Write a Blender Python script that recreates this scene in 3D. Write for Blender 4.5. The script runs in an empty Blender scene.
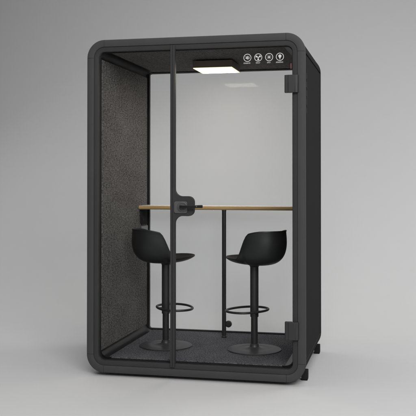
import bpy, bmesh, math, random
from mathutils import Vector, Matrix
random.seed(7)
S = bpy.context.scene
COL = S.collection
R = math.radians
pi = math.pi

# ------------------------------------------------------------------ materials
def new_mat(name):
    m = bpy.data.materials.new(name); m.use_nodes = True
    nt = m.node_tree
    return m, nt, nt.nodes['Principled BSDF']

def coat(name, col, rough=0.5, spec=0.5, metal=0.0, mottled=0.10, grain=0.04, gscale=900.0, ):
    """Powder coat / moulded plastic: slight colour mottling, roughness wear and orange-peel bump."""
    m, nt, b = new_mat(name)
    N, L = nt.nodes, nt.links
    tc = N.new('ShaderNodeTexCoord')
    n1 = N.new('ShaderNodeTexNoise'); n1.inputs['Scale'].default_value = 6.0; n1.inputs['Detail'].default_value = 6
    n2 = N.new('ShaderNodeTexNoise'); n2.inputs['Scale'].default_value = gscale; n2.inputs['Detail'].default_value = 2
    L.new(tc.outputs['Object'], n1.inputs['Vector']); L.new(tc.outputs['Object'], n2.inputs['Vector'])
    rp = N.new('ShaderNodeValToRGB')
    rp.color_ramp.elements[0].position = 0.3; rp.color_ramp.elements[1].position = 0.7
    rp.color_ramp.elements[0].color = (*[c*(1-mottled) for c in col], 1)
    rp.color_ramp.elements[1].color = (*[c*(1+mottled) for c in col], 1)
    L.new(n1.outputs['Fac'], rp.inputs['Fac']); L.new(rp.outputs['Color'], b.inputs['Base Color'])
    mr = N.new('ShaderNodeMapRange')
    mr.inputs['To Min'].default_value = rough-0.06; mr.inputs['To Max'].default_value = rough+0.06
    L.new(n1.outputs['Fac'], mr.inputs['Value']); L.new(mr.outputs['Result'], b.inputs['Roughness'])
    bp = N.new('ShaderNodeBump'); bp.inputs['Strength'].default_value = grain; bp.inputs['Distance'].default_value = 0.001
    L.new(n2.outputs['Fac'], bp.inputs['Height']); L.new(bp.outputs['Normal'], b.inputs['Normal'])
    b.inputs['Metallic'].default_value = metal
    b.inputs['Specular IOR Level'].default_value = spec
    return m

def felt(name, dark, light, scale=70.0, stretch=0.36, bump=0.6, lo=0.42, hi=0.66):
    """Needle felt: clumped fibres a few mm to 1 cm long, pale flecks on a dark ground."""
    m, nt, b = new_mat(name)
    N, L = nt.nodes, nt.links
    tc = N.new('ShaderNodeTexCoord')
    mp = N.new('ShaderNodeMapping'); mp.inputs['Scale'].default_value = (1, stretch, 1)
    L.new(tc.outputs['Object'], mp.inputs['Vector'])
    n1 = N.new('ShaderNodeTexNoise'); n1.inputs['Scale'].default_value = scale; n1.inputs['Detail'].default_value = 3; n1.inputs['Roughness'].default_value = 0.75
    n2 = N.new('ShaderNodeTexNoise'); n2.inputs['Scale'].default_value = scale*4.0; n2.inputs['Detail'].default_value = 2
    n3 = N.new('ShaderNodeTexNoise'); n3.inputs['Scale'].default_value = 9; n3.inputs['Detail'].default_value = 3
    for n in (n1, n2, n3): L.new(mp.outputs['Vector'], n.inputs['Vector'])
    a = N.new('ShaderNodeMath'); a.operation = 'MULTIPLY_ADD'; a.inputs[1].default_value = 0.35
    sc = N.new('ShaderNodeMath'); sc.operation = 'MULTIPLY'; sc.inputs[1].default_value = 0.65
    L.new(n2.outputs['Fac'], a.inputs[0]); L.new(n1.outputs['Fac'], sc.inputs[0]); L.new(sc.outputs[0], a.inputs[2])
    ad = N.new('ShaderNodeMath'); ad.operation = 'MULTIPLY_ADD'; ad.inputs[1].default_value = 0.10
    L.new(n3.outputs['Fac'], ad.inputs[0]); L.new(a.outputs[0], ad.inputs[2])
    rp = N.new('ShaderNodeValToRGB')
    e = rp.color_ramp.elements
    e[0].position = lo; e[1].position = hi+0.05
    e[0].color = (*dark, 1); e[1].color = (*light, 1)
    L.new(ad.outputs[0], rp.inputs['Fac']); L.new(rp.outputs['Color'], b.inputs['Base Color'])
    b.inputs['Roughness'].default_value = 0.95; b.inputs['Specular IOR Level'].default_value = 0.1
    bp = N.new('ShaderNodeBump'); bp.inputs['Strength'].default_value = bump; bp.inputs['Distance'].default_value = 0.004
    L.new(a.outputs[0], bp.inputs['Height']); L.new(bp.outputs['Normal'], b.inputs['Normal'])
    return m

def glass_mat(name='clear_glass', haze=0.0):
    m, nt, b = new_mat(name)
    N, L = nt.nodes, nt.links
    N.remove(b); out = N['Material Output']
    tr = N.new('ShaderNodeBsdfTransparent'); tr.inputs['Color'].default_value = (0.994, 0.996, 0.995, 1)
    gl = N.new('ShaderNodeBsdfGlossy'); gl.inputs['Roughness'].default_value = 0.0
    lw = N.new('ShaderNodeLayerWeight'); lw.inputs['Blend'].default_value = 0.5
    pw = N.new('ShaderNodeMath'); pw.operation = 'POWER'; pw.inputs[1].default_value = 5
    ma = N.new('ShaderNodeMath'); ma.operation = 'MULTIPLY_ADD'; ma.inputs[1].default_value = 0.60; ma.inputs[2].default_value = 0.0042
    L.new(lw.outputs['Facing'], pw.inputs[0]); L.new(pw.outputs[0], ma.inputs[0])
    mx = N.new('ShaderNodeMixShader')
    L.new(ma.outputs[0], mx.inputs['Fac']); L.new(tr.outputs[0], mx.inputs[1]); L.new(gl.outputs[0], mx.inputs[2])
    if haze:
        df = N.new('ShaderNodeBsdfDiffuse'); df.inputs['Color'].default_value = (0.84, 0.833, 0.852, 1)  # pale haze painted into the pane as white diffuse, to brighten the view
        m2 = N.new('ShaderNodeMixShader'); m2.inputs['Fac'].default_value = haze
        L.new(mx.outputs[0], m2.inputs[1]); L.new(df.outputs[0], m2.inputs[2]); mx = m2
    L.new(mx.outputs[0], out.inputs['Surface'])
    return m

def emit_mat(name, col, strength):
    m, nt, b = new_mat(name)
    b.inputs['Base Color'].default_value = (0.9, 0.88, 0.84, 1)
    b.inputs['Emission Color'].default_value = (*col, 1); b.inputs['Emission Strength'].default_value = strength
    return m

def oak(name):
    m, nt, b = new_mat(name)
    N, L = nt.nodes, nt.links
    tc = N.new('ShaderNodeTexCoord'); mp = N.new('ShaderNodeMapping'); mp.inputs['Scale'].default_value = (2.0, 40, 260)
    n = N.new('ShaderNodeTexNoise'); n.inputs['Scale'].default_value = 3; n.inputs['Detail'].default_value = 8
    L.new(tc.outputs['Object'], mp.inputs['Vector']); L.new(mp.outputs['Vector'], n.inputs['Vector'])
    rp = N.new('ShaderNodeValToRGB'); e = rp.color_ramp.elements
    e[0].position = 0.3; e[1].position = 0.7
    e[0].color = (0.26, 0.155, 0.060, 1); e[1].color = (0.44, 0.30, 0.135, 1)
    L.new(n.outputs['Fac'], rp.inputs['Fac']); L.new(rp.outputs['Color'], b.inputs['Base Color'])
    b.inputs['Roughness'].default_value = 0.55
    return m

M = {}
M['frame'] = coat('charcoal_powder_coat', (0.050, 0.050, 0.0505), 0.6, spec=0.12, grain=0.06, mottled=0.05)
M['trim']  = coat('dark_trim_coat', (0.034, 0.034, 0.0345), 0.6, spec=0.15, mottled=0.05)
M['shell'] = coat('side_panel_coat', (0.021, 0.021, 0.0214), 0.8, spec=0.03, mottled=0.06)
M['louvre'] = coat('louvre_coat', (0.030, 0.030, 0.0305), 0.7, spec=0.05)
M['gasket'] = coat('black_rubber', (0.007, 0.007, 0.007), 0.65, spec=0.15)
M['cove']  = coat('black_moulded_corner', (0.004, 0.004, 0.004), 0.42, spec=0.035)
M['lowcove'] = coat('black_skirting', (0.004, 0.004, 0.004), 0.30, spec=0.10, grain=0.0)
M['hard']  = coat('hinge_coat', (0.030, 0.030, 0.0305), 0.5, spec=0.25, mottled=0.06)
M['plate'] = coat('lock_plate_metal', (0.095, 0.095, 0.097), 0.40, metal=0.3)
M['lever'] = coat('black_lever', (0.010, 0.010, 0.010), 0.35, spec=0.3)
M['stool'] = coat('black_stool_plastic', (0.012, 0.0122, 0.0125), 0.48, spec=0.35, grain=0.03, gscale=700)
M['tube']  = coat('black_steel_tube', (0.014, 0.014, 0.0143), 0.38, spec=0.4, grain=0.0)
M['base']  = coat('stool_base_steel', (0.032, 0.032, 0.032), 0.42, spec=0.4)
M['felt']  = felt('grey_felt', (0.025, 0.0240, 0.0233), (0.190, 0.180, 0.172), scale=100, bump=0.45, lo=0.44, hi=0.64)
M['ceil']  = felt('dark_ceiling_felt', (0.033, 0.032, 0.031), (0.200, 0.190, 0.182), scale=100, stretch=0.6, bump=0.3, lo=0.40, hi=0.74)
M['carpet'] = felt('charcoal_carpet', (0.010, 0.010, 0.0115), (0.155, 0.153, 0.170), scale=110, stretch=0.5, bump=0.35, lo=0.44, hi=0.63)
M['glass'] = glass_mat()
M['hazeglass'] = glass_mat('pale_haze_glass', 0.10)
M['lamp']  = emit_mat('warm_led_diffuser', (1.0, 0.885, 0.75), 20.0)
M['lamprim'] = emit_mat('warm_diffuser_rim', (1.0, 0.80, 0.55), 1.15)
M['lampbox'] = coat('lamp_housing', (0.100, 0.080, 0.060), 0.5, spec=0.3)
M['oak']   = oak('oak_edge')
M['white'] = coat('white_laminate', (0.82, 0.81, 0.80), 0.2, mottled=0.02)
M['ink']   = coat('white_print', (0.50, 0.50, 0.50), 0.6, mottled=0.01)
M['socket'] = coat('grey_socket', (0.13, 0.13, 0.13), 0.5)
M['red']   = coat('red_tag', (0.10, 0.012, 0.012), 0.5)
M['paper'] = coat('grey_studio_paper', (0.535, 0.535, 0.535), 0.9, spec=0.1, mottled=0.006, grain=0.02, gscale=300)

# ------------------------------------------------------------------ mesh helpers
def obj(name, bm, mat, parent=None, smooth=True, bevel=0.0, angle=35, segs=2):
    bmesh.ops.recalc_face_normals(bm, faces=bm.faces)
    me = bpy.data.meshes.new(name); bm.to_mesh(me); bm.free()
    mats = mat if isinstance(mat, (list, tuple)) else [mat]
    for m in mats: me.materials.append(m)
    o = bpy.data.objects.new(name, me); COL.objects.link(o)
    if smooth:
        me.polygons.foreach_set('use_smooth', [True]*len(me.polygons))
        me.set_sharp_from_angle(angle=R(angle))
    if bevel:
        b = o.modifiers.new('bevel', 'BEVEL'); b.width = bevel; b.segments = segs; b.limit_method = 'ANGLE'; b.angle_limit = R(40)
        b.harden_normals = False
    if parent: o.parent = parent
    return o

def tag(o, label=None, cat=None, group=None, kind=None):
    if label: o['label'] = label
    if cat: o['category'] = cat
    if group: o['group'] = group
    if kind: o['kind'] = kind
    return o

def empty(name, loc=(0, 0, 0)):
    o = bpy.data.objects.new(name, None); o.location = loc; o.empty_display_size = 0.2; COL.objects.link(o)
    return o

def box(bm, x0, x1, y0, y1, z0, z1):
    vs = [bm.verts.new(p) for p in ((x0,y0,z0),(x1,y0,z0),(x1,y1,z0),(x0,y1,z0),(x0,y0,z1),(x1,y0,z1),(x1,y1,z1),(x0,y1,z1))]
    for f in ((0,3,2,1),(4,5,6,7),(0,1,5,4),(1,2,6,5),(2,3,7,6),(3,0,4,7)): bm.faces.new([vs[i] for i in f])
    return vs

def boxm(*a):
    bm = bmesh.new(); box(bm, *a); return bm

def prism_xz(bm, pts, y0, y1):
    a = [bm.verts.new((x, y0, z)) for x, z in pts]; b = [bm.verts.new((x, y1, z)) for x, z in pts]
    n = len(pts)
    bm.faces.new(a); bm.faces.new(b[::-1])
    for i in range(n): bm.faces.new((a[i], b[i], b[(i+1) % n], a[(i+1) % n]))

def ring_strip(bm, loops, closed=True):
    """loops: list of equal-length point lists; skins neighbours."""
    vl = [[bm.verts.new(p) for p in lp] for lp in loops]
    n = len(vl[0])
    for a, b in zip(vl, vl[1:]):
        for i in range(n if closed else n-1):
            j = (i+1) % n
            bm.faces.new((a[i], a[j], b[j], b[i]))
    return vl

def lathe(bm, prof, seg=64, cx=0, cy=0, cap=True):
    loops = [[(cx+r*math.cos(2*pi*k/seg), cy+r*math.sin(2*pi*k/seg), z) for k in range(seg)] for r, z in prof]
    vl = ring_strip(bm, loops)
    if cap: bm.faces.new(vl[0][::-1]); bm.faces.new(vl[-1])

def tube(bm, pts, r, seg=12, closed=False):
    n = len(pts); loops = []
    pts = [Vector(p) for p in pts]
    up = Vector((0, 0, 1))
    for i, p in enumerate(pts):
        if closed: t = pts[(i+1) % n]-pts[i-1]
        else: t = pts[min(i+1, n-1)]-pts[max(i-1, 0)]
        t.normalize()
        u = up if abs(t.dot(up)) < 0.95 else Vector((1, 0, 0))
        a = t.cross(u).normalized(); b = a.cross(t).normalized()
        loops.append([p+a*r*math.cos(2*pi*k/seg)+b*r*math.sin(2*pi*k/seg) for k in range(seg)])
    if closed: loops.append(loops[0])
    vl = [[bm.verts.new(q) for q in lp] for lp in loops]
    for a, b in zip(vl, vl[1:]):
        for k in range(seg): bm.faces.new((a[k], a[(k+1) % seg], b[(k+1) % seg], b[k]))
    if not closed: bm.faces.new(vl[0][::-1]); bm.faces.new(vl[-1])
    else: bmesh.ops.remove_doubles(bm, verts=bm.verts, dist=1e-6)

def cyl_y(bm, cx, cz, r, y0, y1, seg=40, r1=None):
    r1 = r if r1 is None else r1
    a = [bm.verts.new((cx+r*math.cos(2*pi*k/seg), y0, cz+r*math.sin(2*pi*k/seg))) for k in range(seg)]
    b = [bm.verts.new((cx+r1*math.cos(2*pi*k/seg), y1, cz+r1*math.sin(2*pi*k/seg))) for k in range(seg)]
    bm.faces.new(a); bm.faces.new(b[::-1])
    for k in range(seg): bm.faces.new((a[k], b[k], b[(k+1) % seg], a[(k+1) % seg]))

# ------------------------------------------------------------------ dimensions (m); booth front is y = 0, left edge x = 0
W, H, D, RC = 1.515, 2.300, 1.178, 0.125
GROUND = -0.022

def rr_segments(inset, NA=14):
    """Eight segments of a rounded rectangle in x,z: four arcs and four straights (each a polyline), from the outer outline inset."""
    x0, x1, z0, z1 = inset, W-inset, inset, H-inset
    r = max(RC-inset, 0.004)
    def arc(cx, cz, a0):
        return [(cx+r*math.cos(R(a0+90*k/NA)), cz+r*math.sin(R(a0+90*k/NA))) for k in range(NA+1)]
    return {
        'tr': arc(x1-r, z1-r, 0), 'tl': arc(x0+r, z1-r, 90), 'bl': arc(x0+r, z0+r, 180), 'br': arc(x1-r, z0+r, 270),
        'top': [(x1-r, z1), (x0+r, z1)], 'left': [(x0, z1-r), (x0, z0+r)], 'bottom': [(x0+r, z0), (x1-r, z0)], 'right': [(x1, z0+r), (x1, z1-r)],
    }
SEQ = ['tr', 'top', 'tl', 'left', 'bl', 'bottom', 'br', 'right']
def rr_full(inset):
    s = rr_segments(inset); out = []
    for k in SEQ: out += s[k][:-1]
    return out
def rr_rect(x0, x1, z0, z1, r, NA=14):
    out = []
    for cx, cz, a0 in ((x1-r, z1-r, 0), (x0+r, z1-r, 90), (x0+r, z0+r, 180), (x1-r, z0+r, 270)):
        out += [(cx+r*math.cos(R(a0+90*k/NA)), cz+r*math.sin(R(a0+90*k/NA))) for k in range(NA+1)]
    return out

booth = empty('office_booth', (0, 0, 0))
tag(booth, 'charcoal framed glass meeting booth with grey felt lining and a lit ceiling lamp', 'booth')

# ---- front frame: four rails and four corner pieces with hairline seams
prof = [(0.0075, 0.060), (0.0006, 0.052), (0.0, 0.014), (0.0012, 0.0065), (0.004, 0.002), (0.009, 0.0), (0.047, 0.0), (0.0495, 0.0012), (0.051, 0.004), (0.051, 0.034)]
def frame_piece(keys, gap0, gap1):
    bm = bmesh.new(); loops = []
    for inset, y in prof:
        s = rr_segments(inset); pl = []
        for k in keys: pl += s[k] if not pl else s[k][1:]
        a, b = Vector(pl[0]), Vector(pl[1]); pl[0] = tuple(a+(b-a).normalized()*gap0)
        a, b = Vector(pl[-1]), Vector(pl[-2]); pl[-1] = tuple(a+(b-a).normalized()*gap1)
        loops.append([(x, y, z) for x, z in pl])
    vl = ring_strip(bm, loops, closed=False)
    n = len(vl[0])
    for i in range(n-1): bm.faces.new((vl[-1][i], vl[-1][i+1], vl[0][i+1], vl[0][i]))   # back
    bm.faces.new([l[0] for l in vl]); bm.faces.new([l[-1] for l in vl][::-1])
    return bm
for k in SEQ:
    corner = k in ('tr', 'tl', 'bl', 'br')
    g = 0.0 if corner else 0.0016
    obj('frame_corner' if corner else 'frame_rail', frame_piece([k], g, g), M['frame'], booth)

def ring(name, steps, mat, parent=booth, angle=35):
    bm = bmesh.new()
    loops = [[(x, y, z) for x, z in pts] for pts, y in steps]
    loops.append(loops[0])
    vl = [[bm.verts.new(p) for p in lp] for lp in loops[:-1]]; vl.append(vl[0])
    n = len(vl[0])
    for a, b in zip(vl, vl[1:]):
        for i in range(n): bm.faces.new((a[i], a[(i+1) % n], b[(i+1) % n], b[i]))
    return obj(name, bm, mat, parent, angle=angle)

# inner trim ring, recessed a step behind the frame face
ring('trim_ring', [(rr_full(0.0515), 0.036), (rr_full(0.0515), 0.009), (rr_full(0.053), 0.0075), (rr_full(0.080), 0.0075), (rr_full(0.083), 0.009), (rr_full(0.084), 0.013), (rr_full(0.084), 0.036)], M['trim'])
ring('gasket', [(rr_full(0.0565), 0.0365), (rr_full(0.0845), 0.0365), (rr_full(0.0885), 0.038), (rr_full(0.0885), 0.058), (rr_full(0.0565), 0.058)], M['gasket'])
# seam backing behind frame joints
ring('frame_core', [(rr_full(0.010), 0.0615), (rr_full(0.055), 0.0615), (rr_full(0.055), 0.070), (rr_full(0.010), 0.070)], M['gasket'])

# ---- outer shell
Y0, Y1 = 0.064, D-0.045
def shell_arc(keys, inset, thick, y0, y1, trim0=0, trim1=0):
    bm = bmesh.new()
    def pl(i):
        s = rr_segments(i); out = []
        for k in keys: out += s[k] if not out else s[k][1:]
        return out
    A, B = pl(inset), pl(inset+thick)
    loops = [[(x, y, z) for x, z in q] for q, y in ((A, y0), (A, y1), (B, y1), (B, y0), (A, y0))]
    vl = [[bm.verts.new(p) for p in lp] for lp in loops[:-1]]; vl.append(vl[0])
    n = len(A)
    for a, b in zip(vl, vl[1:]):
        for i in range(n-1): bm.faces.new((a[i], a[i+1], b[i+1], b[i]))
    bm.faces.new([l[0] for l in vl[:-1]]); bm.faces.new([l[-1] for l in vl[:-1]][::-1])
    return bm
obj('roof_shell', shell_arc(['tr', 'top', 'tl'], 0.004, 0.03, Y0, Y1), M['shell'], booth)
obj('base_shell', shell_arc(['bl', 'bottom', 'br'], 0.004, 0.03, Y0, Y1), M['shell'], booth)
for x0, x1, out in ((0.0055, 0.035, -1), (W-0.035, W-0.0055, 1)):
    sp = obj('side_panel', boxm(x0, x1, Y0+0.004, Y1-0.003, 0.1285, 2.163), M['shell'], booth, bevel=0.0025)
    if out > 0:
        for k in range(5):
            zc = 2.026-0.058*k
            bm = bmesh.new(); xs = W-0.0055
            box(bm, xs+0.0002, xs+0.0015, 0.112, 0.165, zc-0.0205, zc+0.0205)
            obj('vent_louvre', bm, M['louvre'], sp, bevel=0.0005)
# black reveal behind the panel joint grooves
for x0, x1 in ((0.012, 0.030), (W-0.030, W-0.012)):
    obj('reveal_strip', boxm(x0, x1, Y0+0.002, Y1-0.004, 2.150, 2.180), M['gasket'], booth)
    bm = boxm(x0-0.0070 if x0 < 0.5 else x0+0.0065, x1-0.0065 if x0 < 0.5 else x1+0.0070, Y0+0.002, Y1-0.004, 0.1262, 0.1280)
    obj('edge_strip', bm, M['frame'], booth)
# rear frame ring holding the back glass
GX0, GX1, GZ0, GZ1 = 0.106, W-0.106, 0.109, 2.210
def rect_in(d, r): return rr_rect(GX0-d, GX1+d, GZ0-d, GZ1+d, r)
def outl(i):  # outline with the same vertex count as rr_rect
    return rr_rect(i, W-i, i, H-i, RC-i)
ring('rear_frame', [(outl(0.003), D-0.043), (outl(0.003), D-0.004), (outl(0.007), D), (outl(0.095), D), (rect_in(0.002, 0.020), D), (rect_in(0, 0.018), D-0.003),
                    (rect_in(0, 0.018), D-0.036), (rect_in(0.003, 0.021), D-0.039), (outl(0.070), D-0.039), (outl(0.035), D-0.043)], M['gasket'])
obj('rear_glass', boxm(GX0-0.004, GX1+0.004, D-0.024, D-0.016, GZ0-0.004, GZ1+0.004), M['hazeglass'], booth, smooth=False)

# ---- lining
FZ, CZ, WX = 0.100, 2.216, 0.090
obj('felt_panel', boxm(0.037, WX, 0.060, D-0.041, 0.142, 2.172), M['felt'], booth, bevel=0.004)
obj('felt_panel', boxm(W-WX, W-0.037, 0.060, D-0.041, 0.142, 2.172), M['felt'], booth, bevel=0.004)
obj('ceiling_panel', boxm(0.150, W-0.150, 0.059, D-0.041, CZ, CZ+0.03), M['ceil'], booth)
obj('carpet', boxm(0.140, W-0.140, 0.066, D-0.041, FZ-0.03, FZ), M['carpet'], booth, bevel=0.003)
# front carpet edge bar and black sill
obj('sill', boxm(0.095, W-0.095, 0.0585, 0.0655, 0.060, FZ-0.008), M['gasket'], booth)
obj('head_bar', boxm(0.095, W-0.095, 0.0585, 0.064, CZ+0.0305, 2.262), M['gasket'], booth)
def cove(side, top):
    xw, xf = WX-0.001, 0.160
    zw, zf = (0.144, FZ-0.001) if not top else (2.170, CZ+0.001)
    n = 12; pts = []
    for k in range(n+1):
        a = k/n*pi/2
        pts.append((xf-(xf-xw)*math.cos(a)**0.8 if math.cos(a) > 1e-6 else xf, zw+(zf-zw)*math.sin(a)**0.8 if a > 1e-6 else zw))
    pts += [(xf, zf-(0.02 if not top else -0.02)), (0.060, zf-(0.02 if not top else -0.02)), (0.060, zw)]
    if side: pts = [(W-x, z) for x, z in pts]
    bm = bmesh.new(); prism_xz(bm, pts, 0.0585, D-0.0405)
    return obj('corner_cove', bm, M['cove'] if top else M['lowcove'], booth, angle=50)
for sd in (0, 1):
    for tp in (0, 1): cove(sd, tp)

# ---- ceiling light
LX0, LX1, LY0, LY1, LZ = 0.636, 0.926, 0.505, 0.815, 2.153
bm = bmesh.new(); box(bm, LX0-0.003, LX1+0.003, LY0-0.003, LY1+0.003, LZ+0.002, 2.2065)
lamp = obj('ceiling_light', bm, M['lampbox'], booth, bevel=0.002)
obj('mounting_plate', boxm(LX0+0.02, LX1-0.02, LY0+0.02, LY1-0.02, 2.2067, CZ-0.0003), M['gasket'], lamp)
obj('diffuser', boxm(LX0+0.013, LX1-0.013, LY0+0.013, LY1-0.013, LZ-0.0025, LZ+0.0018), M['lamp'], lamp, smooth=False)
bm = bmesh.new()
for q in ((LX0, LX1, LY0, LY0+0.0128), (LX0, LX1, LY1-0.0128, LY1), (LX0, LX0+0.0128, LY0+0.0129, LY1-0.0129), (LX1-0.0128, LX1, LY0+0.0129, LY1-0.0129)):
    box(bm, *q, LZ-0.003, LZ+0.0016)
obj('diffuser_rim', bm, M['lamprim'], lamp, smooth=False)

# ---- fixed side glass, joint post and door
ZG0, ZG1 = 0.078, 2.222
obj('side_glass', boxm(0.080, 0.604, 0.022, 0.032, ZG0, ZG1), M['glass'], booth, smooth=False)
obj('glass_channel', boxm(0.601, 0.6155, -0.002, 0.034, 0.0625, 2.2455), M['trim'], booth, bevel=0.0015)
door = obj('door', boxm(0.628, 1.434, 0.020, 0.032, ZG0, ZG1), M['glass'], booth, smooth=False)
door['label'] = 'clear glass door with white printed icons'
def lock_stile():
    x0, x1, xb = 0.617, 0.633, 0.766
    pts = [(x0, 0.0625), (x1, 0.0625)]
    def arc(cx, cz, r, a0, a1, n=12, rz=None):
        rz = rz or r
        return [(cx+r*math.cos(R(a0+(a1-a0)*k/n)), cz+rz*math.sin(R(a0+(a1-a0)*k/n))) for k in range(n+1)]
    zb, zt = 1.085, 1.219
    pts += arc(x1+0.052, zb-0.050, 0.052, 180, 90, rz=0.050)
    pts += arc(xb-0.040, zb+0.040, 0.040, -90, 0)
    pts += arc(xb-0.040, zt-0.040, 0.040, 0, 90)
    pts += arc(x1+0.052, zt+0.050, 0.052, 270, 180, rz=0.050)
    pts += [(x1, 2.2455), (x0, 2.2455)]
    bm = bmesh.new(); prism_xz(bm, pts, -0.003, 0.0345); return bm
stile = obj('lock_stile', lock_stile(), M['trim'], door, bevel=0.0015)
# lock: escutcheon, rosette, lever
bm = bmesh.new(); prism_xz(bm, rr_rect(0.630, 0.722, 1.104, 1.184, 0.014, 6), -0.011, -0.0025)
obj('lock_plate', bm, M['plate'], door, bevel=0.002)
bm = bmesh.new()
cx, cz = 0.689, 1.148
loops = []
for r, y in ((0.034, -0.0112), (0.034, -0.016), (0.031, -0.019), (0.0255, -0.019), (0.0245, -0.016), (0.017, -0.016), (0.0155, -0.030), (0.013, -0.034), (0.002, -0.0345)):
    loops.append([(cx+r*math.cos(2*pi*k/40), y, cz+r*math.sin(2*pi*k/40)) for k in range(40)])
vl = ring_strip(bm, loops); bm.faces.new(vl[0]); bm.faces.new(vl[-1][::-1])
obj('lock_rosette', bm, M['plate'], door)
bm = bmesh.new()
# tapering lever running from the rosette to the right with a blunt end
st = [(0.676, 0.011, -0.033), (0.700, 0.0105, -0.040), (0.740, 0.0095, -0.043), (0.790, 0.0095, -0.043), (0.812, 0.0100, -0.043), (0.832, 0.0105, -0.043), (0.836, 0.009, -0.043)]
loops = []
for i, (x, h, y) in enumerate(st):
    lift = 0.004*max(0, (x-0.70)/0.13)
    loops.append([(x, y+0.009*math.copysign(abs(math.sin(2*pi*k/16))**0.7, math.sin(2*pi*k/16)), cz+lift+h*math.copysign(abs(math.cos(2*pi*k/16))**0.7, math.cos(2*pi*k/16))) for k in range(16)])
vl = ring_strip(bm, loops); bm.faces.new(vl[0]); bm.faces.new(vl[-1][::-1])
obj('lever_handle', bm, M['lever'], door)
bm = bmesh.new(); cyl_y(bm, 0.797, cz+0.0045, 0.0045, -0.0535, -0.049, 16)
obj('lever_screw', bm, M['plate'], door)
# hinges
for z0 in (1.902, 0.284):
    z1 = z0+0.116
    bm = bmesh.new()
    x0, x1 = 1.381, 1.473
    pts = [(x0, 0.019), (x0, -0.010), (x0+0.005, -0.016), (x0+0.024, -0.018), (x0+0.026, -0.0215), (x0+0.068, -0.0235), (x0+0.072, -0.018), (x1-0.005, -0.016), (x1, -0.008), (x1, -0.001), (x0+0.046, -0.001), (x0+0.046, 0.019)]
    a = [bm.verts.new((x, y, z0)) for x, y in pts]; b = [bm.verts.new((x, y, z1)) for x, y in pts]
    bm.faces.new(a[::-1]); bm.faces.new(b)
    for i in range(len(pts)): bm.faces.new((a[i], a[(i+1) % len(pts)], b[(i+1) % len(pts)], b[i]))
    obj('hinge', bm, M['hard'], door, bevel=0.003)
# red tag just inside the opening
obj('warning_tag', boxm(1.417, 1.4245, 0.0165, 0.0193, 2.062, 2.098), M['red'], door, smooth=False)

# ---- printed icons on the door glass
YI = 0.0192
def disc_poly(bm, pts, y=YI, t=0.0007):
    prism_xz(bm, pts, y-t, y)
def annulus(bm, cx, cz, r0, r1, seg=48):
    lo = [[(cx+r*math.cos(2*pi*k/seg), y, cz+r*math.sin(2*pi*k/seg)) for k in range(seg)] for r, y in ((r0, YI), (r0, YI-0.0007), (r1, YI-0.0007), (r1, YI))]
    vl = ring_strip(bm, lo)
def bar(bm, p, q, w):
    p, q = Vector(p), Vector(q); d = (q-p).normalized(); n = Vector((-d.y, d.x))*w/2
    disc_poly(bm, [tuple(p+n), tuple(p-n), tuple(q-n), tuple(q+n)])
def icon(cx, cz, kind, textw, seed):
    bm = bmesh.new()
    annulus(bm, cx, cz, 0.0225, 0.0265)
    if kind == 'mute':
        disc_poly(bm, [(cx-0.013, cz-0.004), (cx-0.007, cz-0.005), (cx+0.003, cz-0.013), (cx+0.003, cz+0.014), (cx-0.002, cz+0.010), (cx-0.007, cz-0.000), (cx-0.013, cz+0.001)])
        bar(bm, (cx-0.012, cz+0.010), (cx-0.006, cz+0.004), 0.003)
        bar(bm, (cx+0.008, cz-0.010), (cx+0.008, cz+0.010), 0.0028)
        bar(bm, (cx+0.0125, cz-0.007), (cx+0.0125, cz+0.007), 0.0024)
    elif kind == 'fan':
        for a0 in (25, 145, 265):
            pts = []
            for k in range(13):
                t = k/12
                pts.append((cx+0.018*math.sin(pi*t*0.5)*math.cos(R(a0-24+10*t)), cz+0.018*math.sin(pi*t*0.5)*math.sin(R(a0-24+10*t))))
            for k in range(9):
                a = R(a0-14+44*k/8); pts.append((cx+0.0185*math.cos(a), cz+0.0185*math.sin(a)))
            disc_poly(bm, pts)
        disc_poly(bm, [(cx+0.004*math.cos(2*pi*k/16), cz+0.004*math.sin(2*pi*k/16)) for k in range(16)], y=YI-0.0008)
    elif kind == 'sun':
        disc_poly(bm, [(cx+0.0065*math.cos(2*pi*k/24), cz+0.0065*math.sin(2*pi*k/24)) for k in range(24)])
        for k in range(8):
            a = 2*pi*k/8+pi/8*0
            r1 = 0.0145 if k % 2 == 0 else 0.0150
            bar(bm, (cx+0.0090*math.cos(a), cz+0.0090*math.sin(a)), (cx+r1*math.cos(a), cz+r1*math.sin(a)), 0.0022)
    else:
        pts = [(cx+0.0105*math.cos(R(-55+290*k/30)), cz+0.005+0.0105*math.sin(R(-55+290*k/30))) for k in range(31)]
        pts += [(cx-0.0042, cz-0.009), (cx+0.0042, cz-0.009)]
        disc_poly(bm, pts)
        bar(bm, (cx-0.004, cz-0.0115), (cx+0.004, cz-0.0115), 0.0022)
        bar(bm, (cx-0.0026, cz-0.0150), (cx+0.0026, cz-0.0150), 0.0022)
    # tiny caption under the icon: strokes too small to read
    rnd = random.Random(seed); x = cx-textw/2; zt = cz-0.0355
    while x < cx+textw/2-0.003:
        w = 0.0048
        bar(bm, (x, zt-0.004), (x, zt+0.004), 0.0012)
        for zz in rnd.sample([-0.0034, 0, 0.0034], 2): bar(bm, (x+0.0007, zt+zz), (x+w-0.0014, zt+zz), 0.0012)
        if rnd.random() < 0.5: bar(bm, (x+w-0.0014, zt-0.004), (x+w-0.0014, zt+0.004), 0.0010)
        x += w+0.0012
    return obj('printed_icon', bm, M['ink'], door, smooth=False)
for cx_, kind, tw, sd in ((1.129, 'mute', 0.050, 1), (1.202, 'fan', 0.030, 2), (1.275, 'sun', 0.024, 3), (1.347, 'bulb', 0.050, 4)):
    o = icon(cx_, 2.1435, kind, tw, sd)
    o['label'] = {'mute': 'round white loudspeaker icon', 'fan': 'round white fan icon', 'sun': 'round white sun icon', 'bulb': 'round white bulb icon'}[kind]

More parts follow.
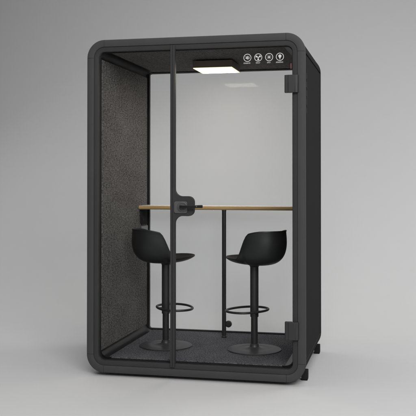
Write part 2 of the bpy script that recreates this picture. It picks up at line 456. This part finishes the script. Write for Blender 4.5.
# ---- feet
for fx in (0.027, W-0.027):
    for fy in (0.215, 1.095):
        bm = bmesh.new()
        box(bm, fx-0.021, fx+0.021, fy-0.032, fy+0.032, -0.0165, 0.045)
        f = obj('foot', bm, M['shell'], booth, bevel=0.003)
        bm = bmesh.new(); box(bm, fx-0.0195, fx+0.0195, fy-0.030, fy+0.030, GROUND+0.0003, -0.0168)
        obj('foot_pad', bm, M['gasket'], f)

# ---- power socket low on the felt wall, under the table end
bm = boxm(WX+0.0003, WX+0.012, 0.965, 1.120, 0.865, 0.957)
sock = obj('power_socket', bm, M['socket'], booth, bevel=0.003)
for yy in (1.02, 1.07):
    obj('socket_hole', boxm(WX+0.0122, WX+0.0135, yy-0.004, yy+0.004, 0.875, 0.910), M['gasket'], sock, smooth=False)

# ------------------------------------------------------------------ table
TZ1, TZ0, TY0, TY1 = 1.124, 1.097, 0.905, D-0.045
table = empty('narrow_table', (0.80, 0.93, FZ))
tag(table, 'narrow bar table with white top and oak edge spanning the booth along the back glass', 'table')
def rel(bm, o):
    bmesh.ops.translate(bm, verts=bm.verts, vec=-Vector(o.location)); return bm
top = obj('table_top', rel(boxm(WX+0.001, W-WX-0.001, TY0+0.004, TY1, TZ0+0.0015, TZ1), table), M['white'], table, bevel=0.0015)
bm = bmesh.new()
n = 10; pr = []
for k in range(n+1):
    a = -pi/2+pi*k/n
    pr.append((TY0+0.0035-0.006*math.cos(a)**0.6 if abs(math.cos(a)) > 1e-6 else TY0+0.0035, (TZ0+TZ1)/2-0.0003+0.0132*math.sin(a)))
pr += [(TY0+0.0039, pr[-1][1]), (TY0+0.0039, pr[0][1])]
a = [bm.verts.new((WX+0.0012, y, z)) for y, z in pr]; b = [bm.verts.new((W-WX-0.0012, y, z)) for y, z in pr]
bm.faces.new(a); bm.faces.new(b[::-1])
for i in range(len(pr)): bm.faces.new((a[i], b[i], b[(i+1) % len(pr)], a[(i+1) % len(pr)]))
obj('wood_edge', rel(bm, table), M['oak'], table)
obj('underside_panel', rel(boxm(WX+0.002, W-WX-0.002, TY0+0.006, TY1-0.002, TZ0-0.003, TZ0+0.001), table), M['oak'], table)
bm = bmesh.new()
lx, ly = 0.780, 0.930
lathe(bm, [(0.0215, FZ+0.0003), (0.0215, FZ+0.010), (0.0165, FZ+0.014), (0.0165, TZ0-0.009), (0.018, TZ0-0.009), (0.018, TZ0-0.0032)], 32, lx, ly)
leg = obj('leg', rel(bm, table), M['tube'], table)
bm = bmesh.new()
kx, kz = 0.8155, 0.206
loops = [[(kx+r*math.cos(2*pi*k/32), y, kz+r*math.sin(2*pi*k/32)) for k in range(32)] for r, y in ((0.020, 0.945), (0.0255, 0.940), (0.0265, 0.932), (0.0255, 0.920), (0.018, 0.914))]
vl = ring_strip(bm, loops); bm.faces.new(vl[0]); bm.faces.new(vl[-1][::-1])
box(bm, 0.7945, 0.803, 0.926, 0.936, kz-0.006, kz+0.006)
obj('leg_knob', rel(bm, table), M['tube'], leg)
def bracket(x0, x1):
    bm = bmesh.new()
    pts = [(0.935, TZ0-0.0032), (1.120, TZ0-0.0032), (1.120, 0.968), (0.965, 0.968), (0.945, 0.988)]
    a = [bm.verts.new((x0, y, z)) for y, z in pts]; b = [bm.verts.new((x1, y, z)) for y, z in pts]
    bm.faces.new(a); bm.faces.new(b[::-1])
    for i in range(5): bm.faces.new((a[i], b[i], b[(i+1) % 5], a[(i+1) % 5]))
    return obj('wall_bracket', rel(bm, table), M['shell'], table, bevel=0.0015)
b1 = bracket(WX+0.0005, WX+0.008); b2 = bracket(W-WX-0.008, W-WX-0.0005)
bm = bmesh.new(); seg = 20
a = [bm.verts.new((WX+0.0082, 0.985+0.012*math.cos(2*pi*k/seg), 1.008+0.014*math.sin(2*pi*k/seg))) for k in range(seg)]
b = [bm.verts.new((WX+0.011, 0.985+0.009*math.cos(2*pi*k/seg), 1.008+0.011*math.sin(2*pi*k/seg))) for k in range(seg)]
bm.faces.new(b[::-1]); bm.faces.new(a)
for k in range(seg): bm.faces.new((a[k], a[(k+1) % seg], b[(k+1) % seg], b[k]))
obj('bracket_bolt', rel(bm, table), M['gasket'], b1)

# ------------------------------------------------------------------ bar stools (local: +x is forward, z = 0 on the carpet)
ZS = 0.614                       # underside of the shell above the carpet
def smooth01(t): t = min(1, max(0, t)); return t*t*(3-2*t)
def rim(phi):
    c, s = math.cos(phi), math.sin(phi)
    n = 2.15
    q = (abs(c)**n+abs(s)**n)**(-1/n)
    a = 0.216 if c > 0 else 0.250
    x, y = a*q*c, 0.184*q*s
    # height of the rim: low lip at the front, arms rising steeply, highest at the back
    t = smooth01((0.012-x)/0.115)
    h = 0.046+0.166*t
    h += 0.036*smooth01((0.01-x)/0.21)
    if x > 0.10: h += 0.006*smooth01((x-0.10)/0.12)
    return x, y, h
def shell():
    bm = bmesh.new(); NP, NT = 96, 22
    loops = []
    for j in range(1, NT+1):
        t = j/NT; lp = []
        for i in range(NP):
            x, y, h = rim(2*pi*i/NP)
            hf = smooth01((h-0.055)/0.15)
            e = 1.0*(1-hf)+0.52*hf
            f = math.sin(t*pi/2)**e
            if x > 0: f = f*hf+(1-hf)*(0.55*math.sin(t*pi/2)+0.45*t)
            g = 1-math.cos(t*pi/2)**(1.0*(1-hf)+0.58*hf) if t < 1 else 1.0
            if hf < 1: g = g*hf+(1-hf)*t**1.8
            f *= 1+0.030*hf*math.sin(pi*min(1.0, g))
            lp.append((x*f, y*f, h*g+ZS))
        loops.append(lp)
    # everted lip
    lp = []
    for i in range(NP):
        x, y, h = rim(2*pi*i/NP)
        hf = smooth01((h-0.055)/0.15)
        lp.append((x*(1+0.018*hf), y*(1+0.016*hf), h+ZS+0.0012*hf))
    loops.append(lp)
    vl = ring_strip(bm, loops)
    c = bm.verts.new((0, 0, ZS)); 
    for i in range(NP): bm.faces.new((c, vl[0][i], vl[0][(i+1) % NP]))
    return bm
def make_stool():
    root = empty('bar_stool')
    s = obj('seat_shell', shell(), M['stool'], root, angle=80)
    so = s.modifiers.new('thickness', 'SOLIDIFY'); so.thickness = 0.0075; so.offset = 1.0
    bv = s.modifiers.new('edge', 'BEVEL'); bv.width = 0.0025; bv.segments = 3; bv.limit_method = 'ANGLE'; bv.angle_limit = R(50)
    bm = bmesh.new(); lathe(bm, [(0.031, ZS-0.014), (0.033, ZS-0.012), (0.035, ZS-0.004), (0.040, ZS+0.001), (0.040, ZS+0.0025)], 40)
    obj('seat_mount', bm, M['tube'], root)
    bm = bmesh.new(); lathe(bm, [(0.0260, 0.240), (0.0305, 0.241), (0.0305, ZS-0.012)], 40)
    obj('column', bm, M['tube'], root)
    bm = bmesh.new(); lathe(bm, [(0.0245, 0.02), (0.0245, 0.250)], 40)
    obj('lower_column', bm, M['tube'], root)
    bm = bmesh.new(); lathe(bm, [(0.188, 0.0004), (0.194, 0.001), (0.195, 0.006), (0.192, 0.009), (0.150, 0.0115), (0.108, 0.0135), (0.102, 0.0125), (0.070, 0.0150), (0.046, 0.0190), (0.034, 0.0260), (0.0305, 0.036), (0.0300, 0.046), (0.0247, 0.047)], 72)
    obj('base', bm, M['base'], root)
    return root
stoolA = make_stool()
def copy_tree(o, parent=None):
    c = o.copy(); COL.objects.link(c)
    if parent: c.parent = parent
    for ch in o.children: copy_tree(ch, c)
    return c
stoolB = copy_tree(stoolA)
stoolA.location = (0.427, 0.510, FZ+0.0003)
stoolB.location = (1.091, 0.510, FZ+0.0003); stoolB.rotation_euler = (0, 0, pi-R(32)); stoolA.rotation_euler = (0, 0, R(32))
tag(stoolA, 'black bar stool on the felt wall side, its column partly behind the door stile', 'bar stool', 'bar stools in the booth')
tag(stoolB, 'black bar stool on the hinge side of the booth, right of the table leg', 'bar stool', 'bar stools in the booth')
def foot_ring(root, c=0.068):
    bm = bmesh.new(); pts = []
    A, B, n = 0.126, 0.172, 64
    for k in range(n):
        a = 2*pi*k/n
        pts.append((c+A*math.copysign(abs(math.cos(a))**0.9, math.cos(a)), B*math.copysign(abs(math.sin(a))**0.9, math.sin(a)), 0.282))
    tube(bm, pts, 0.0085, 12, closed=True)
    box(bm, c-A+0.004, -0.022, -0.012, 0.012, 0.276, 0.288)
    o = obj('foot_ring', bm, M['tube'], root, angle=60)
foot_ring(stoolA)
foot_ring(stoolB)

# ------------------------------------------------------------------ studio sweep: floor and backdrop as one sheet of paper
bm = bmesh.new()
prof = [(-14.0, 0.0), (1.7, 0.0)]
RB = 5.5
for k in range(1, 41):
    a = k/40*pi/2; prof.append((1.7+RB*math.sin(a), RB*(1-math.cos(a))))
prof.append((1.7+RB, 10.0))
vl = ring_strip(bm, [[(-18, y, GROUND+z) for y, z in prof], [(18, y, GROUND+z) for y, z in prof]], closed=False)
bd = obj('studio_backdrop', bm, M['paper'], None, angle=80)
tag(bd, kind='structure')

# ------------------------------------------------------------------ light
def area(name, loc, target, size, sizey, power, col=(1, 1, 1)):
    l = bpy.data.lights.new(name, 'AREA'); l.shape = 'RECTANGLE'; l.size = size; l.size_y = sizey; l.energy = power; l.color = col
    o = bpy.data.objects.new(name, l); COL.objects.link(o); o.location = loc
    d = Vector(target)-Vector(loc); o.rotation_euler = d.to_track_quat('-Z', 'Y').to_euler()
    return o
area('key_softbox', (3.5, -6.5, 5.0), (0.9, 0.3, 0.6), 5, 3, 500)
area('front_softbox', (4.5, -7.5, 2.6), (0.9, 0.3, 1.0), 4.0, 4.0, 90)
area('overhead_fill', (1.5, 0.0, 6.0), (1.5, 0.3, 0), 9.0, 7.0, 180)  # added lamp out of view: brightens floor the key leaves dark
area('overhead_rear_fill', (1.5, 1.8, 6.5), (1.5, 1.8, 0), 10, 6, 145)  # added lamp out of view: lifts floor behind booth and lower backdrop
area('floor_fill', (6.0, 4.0, 3.5), (2.3, 1.6, 0), 2.5, 2.5, 80)  # added lamp out of view: pools light on right floor, weakening booth shadow
area('floor_fill', (-4.0, 3.5, 3.5), (-0.5, 1.6, 0), 2.5, 2.5, 14)  # its added partner, pooling light on the left floor
w = bpy.data.worlds.new('World'); S.world = w; w.use_nodes = True
bg = w.node_tree.nodes['Background']; bg.inputs['Color'].default_value = (1, 1, 1, 1); bg.inputs['Strength'].default_value = 0.02

# ------------------------------------------------------------------ camera
cam = bpy.data.cameras.new('camera'); co = bpy.data.objects.new('camera', cam); COL.objects.link(co)
co.location = (2.1035, -5.4297, 1.3312)
co.rotation_euler = (pi/2+0.0125, 0, 0.2245)
cam.sensor_width = 36; cam.lens = 36*830.29/416; cam.shift_y = -38.763/416
cam.clip_start = 0.05; cam.clip_end = 200
S.camera = co

S.view_settings.view_transform = 'Standard'; S.view_settings.look = 'None'
S.view_settings.exposure = 0.0; S.view_settings.gamma = 1.0
S.cycles.max_bounces = 12; S.cycles.transparent_max_bounces = 24
S.cycles.use_denoising = True
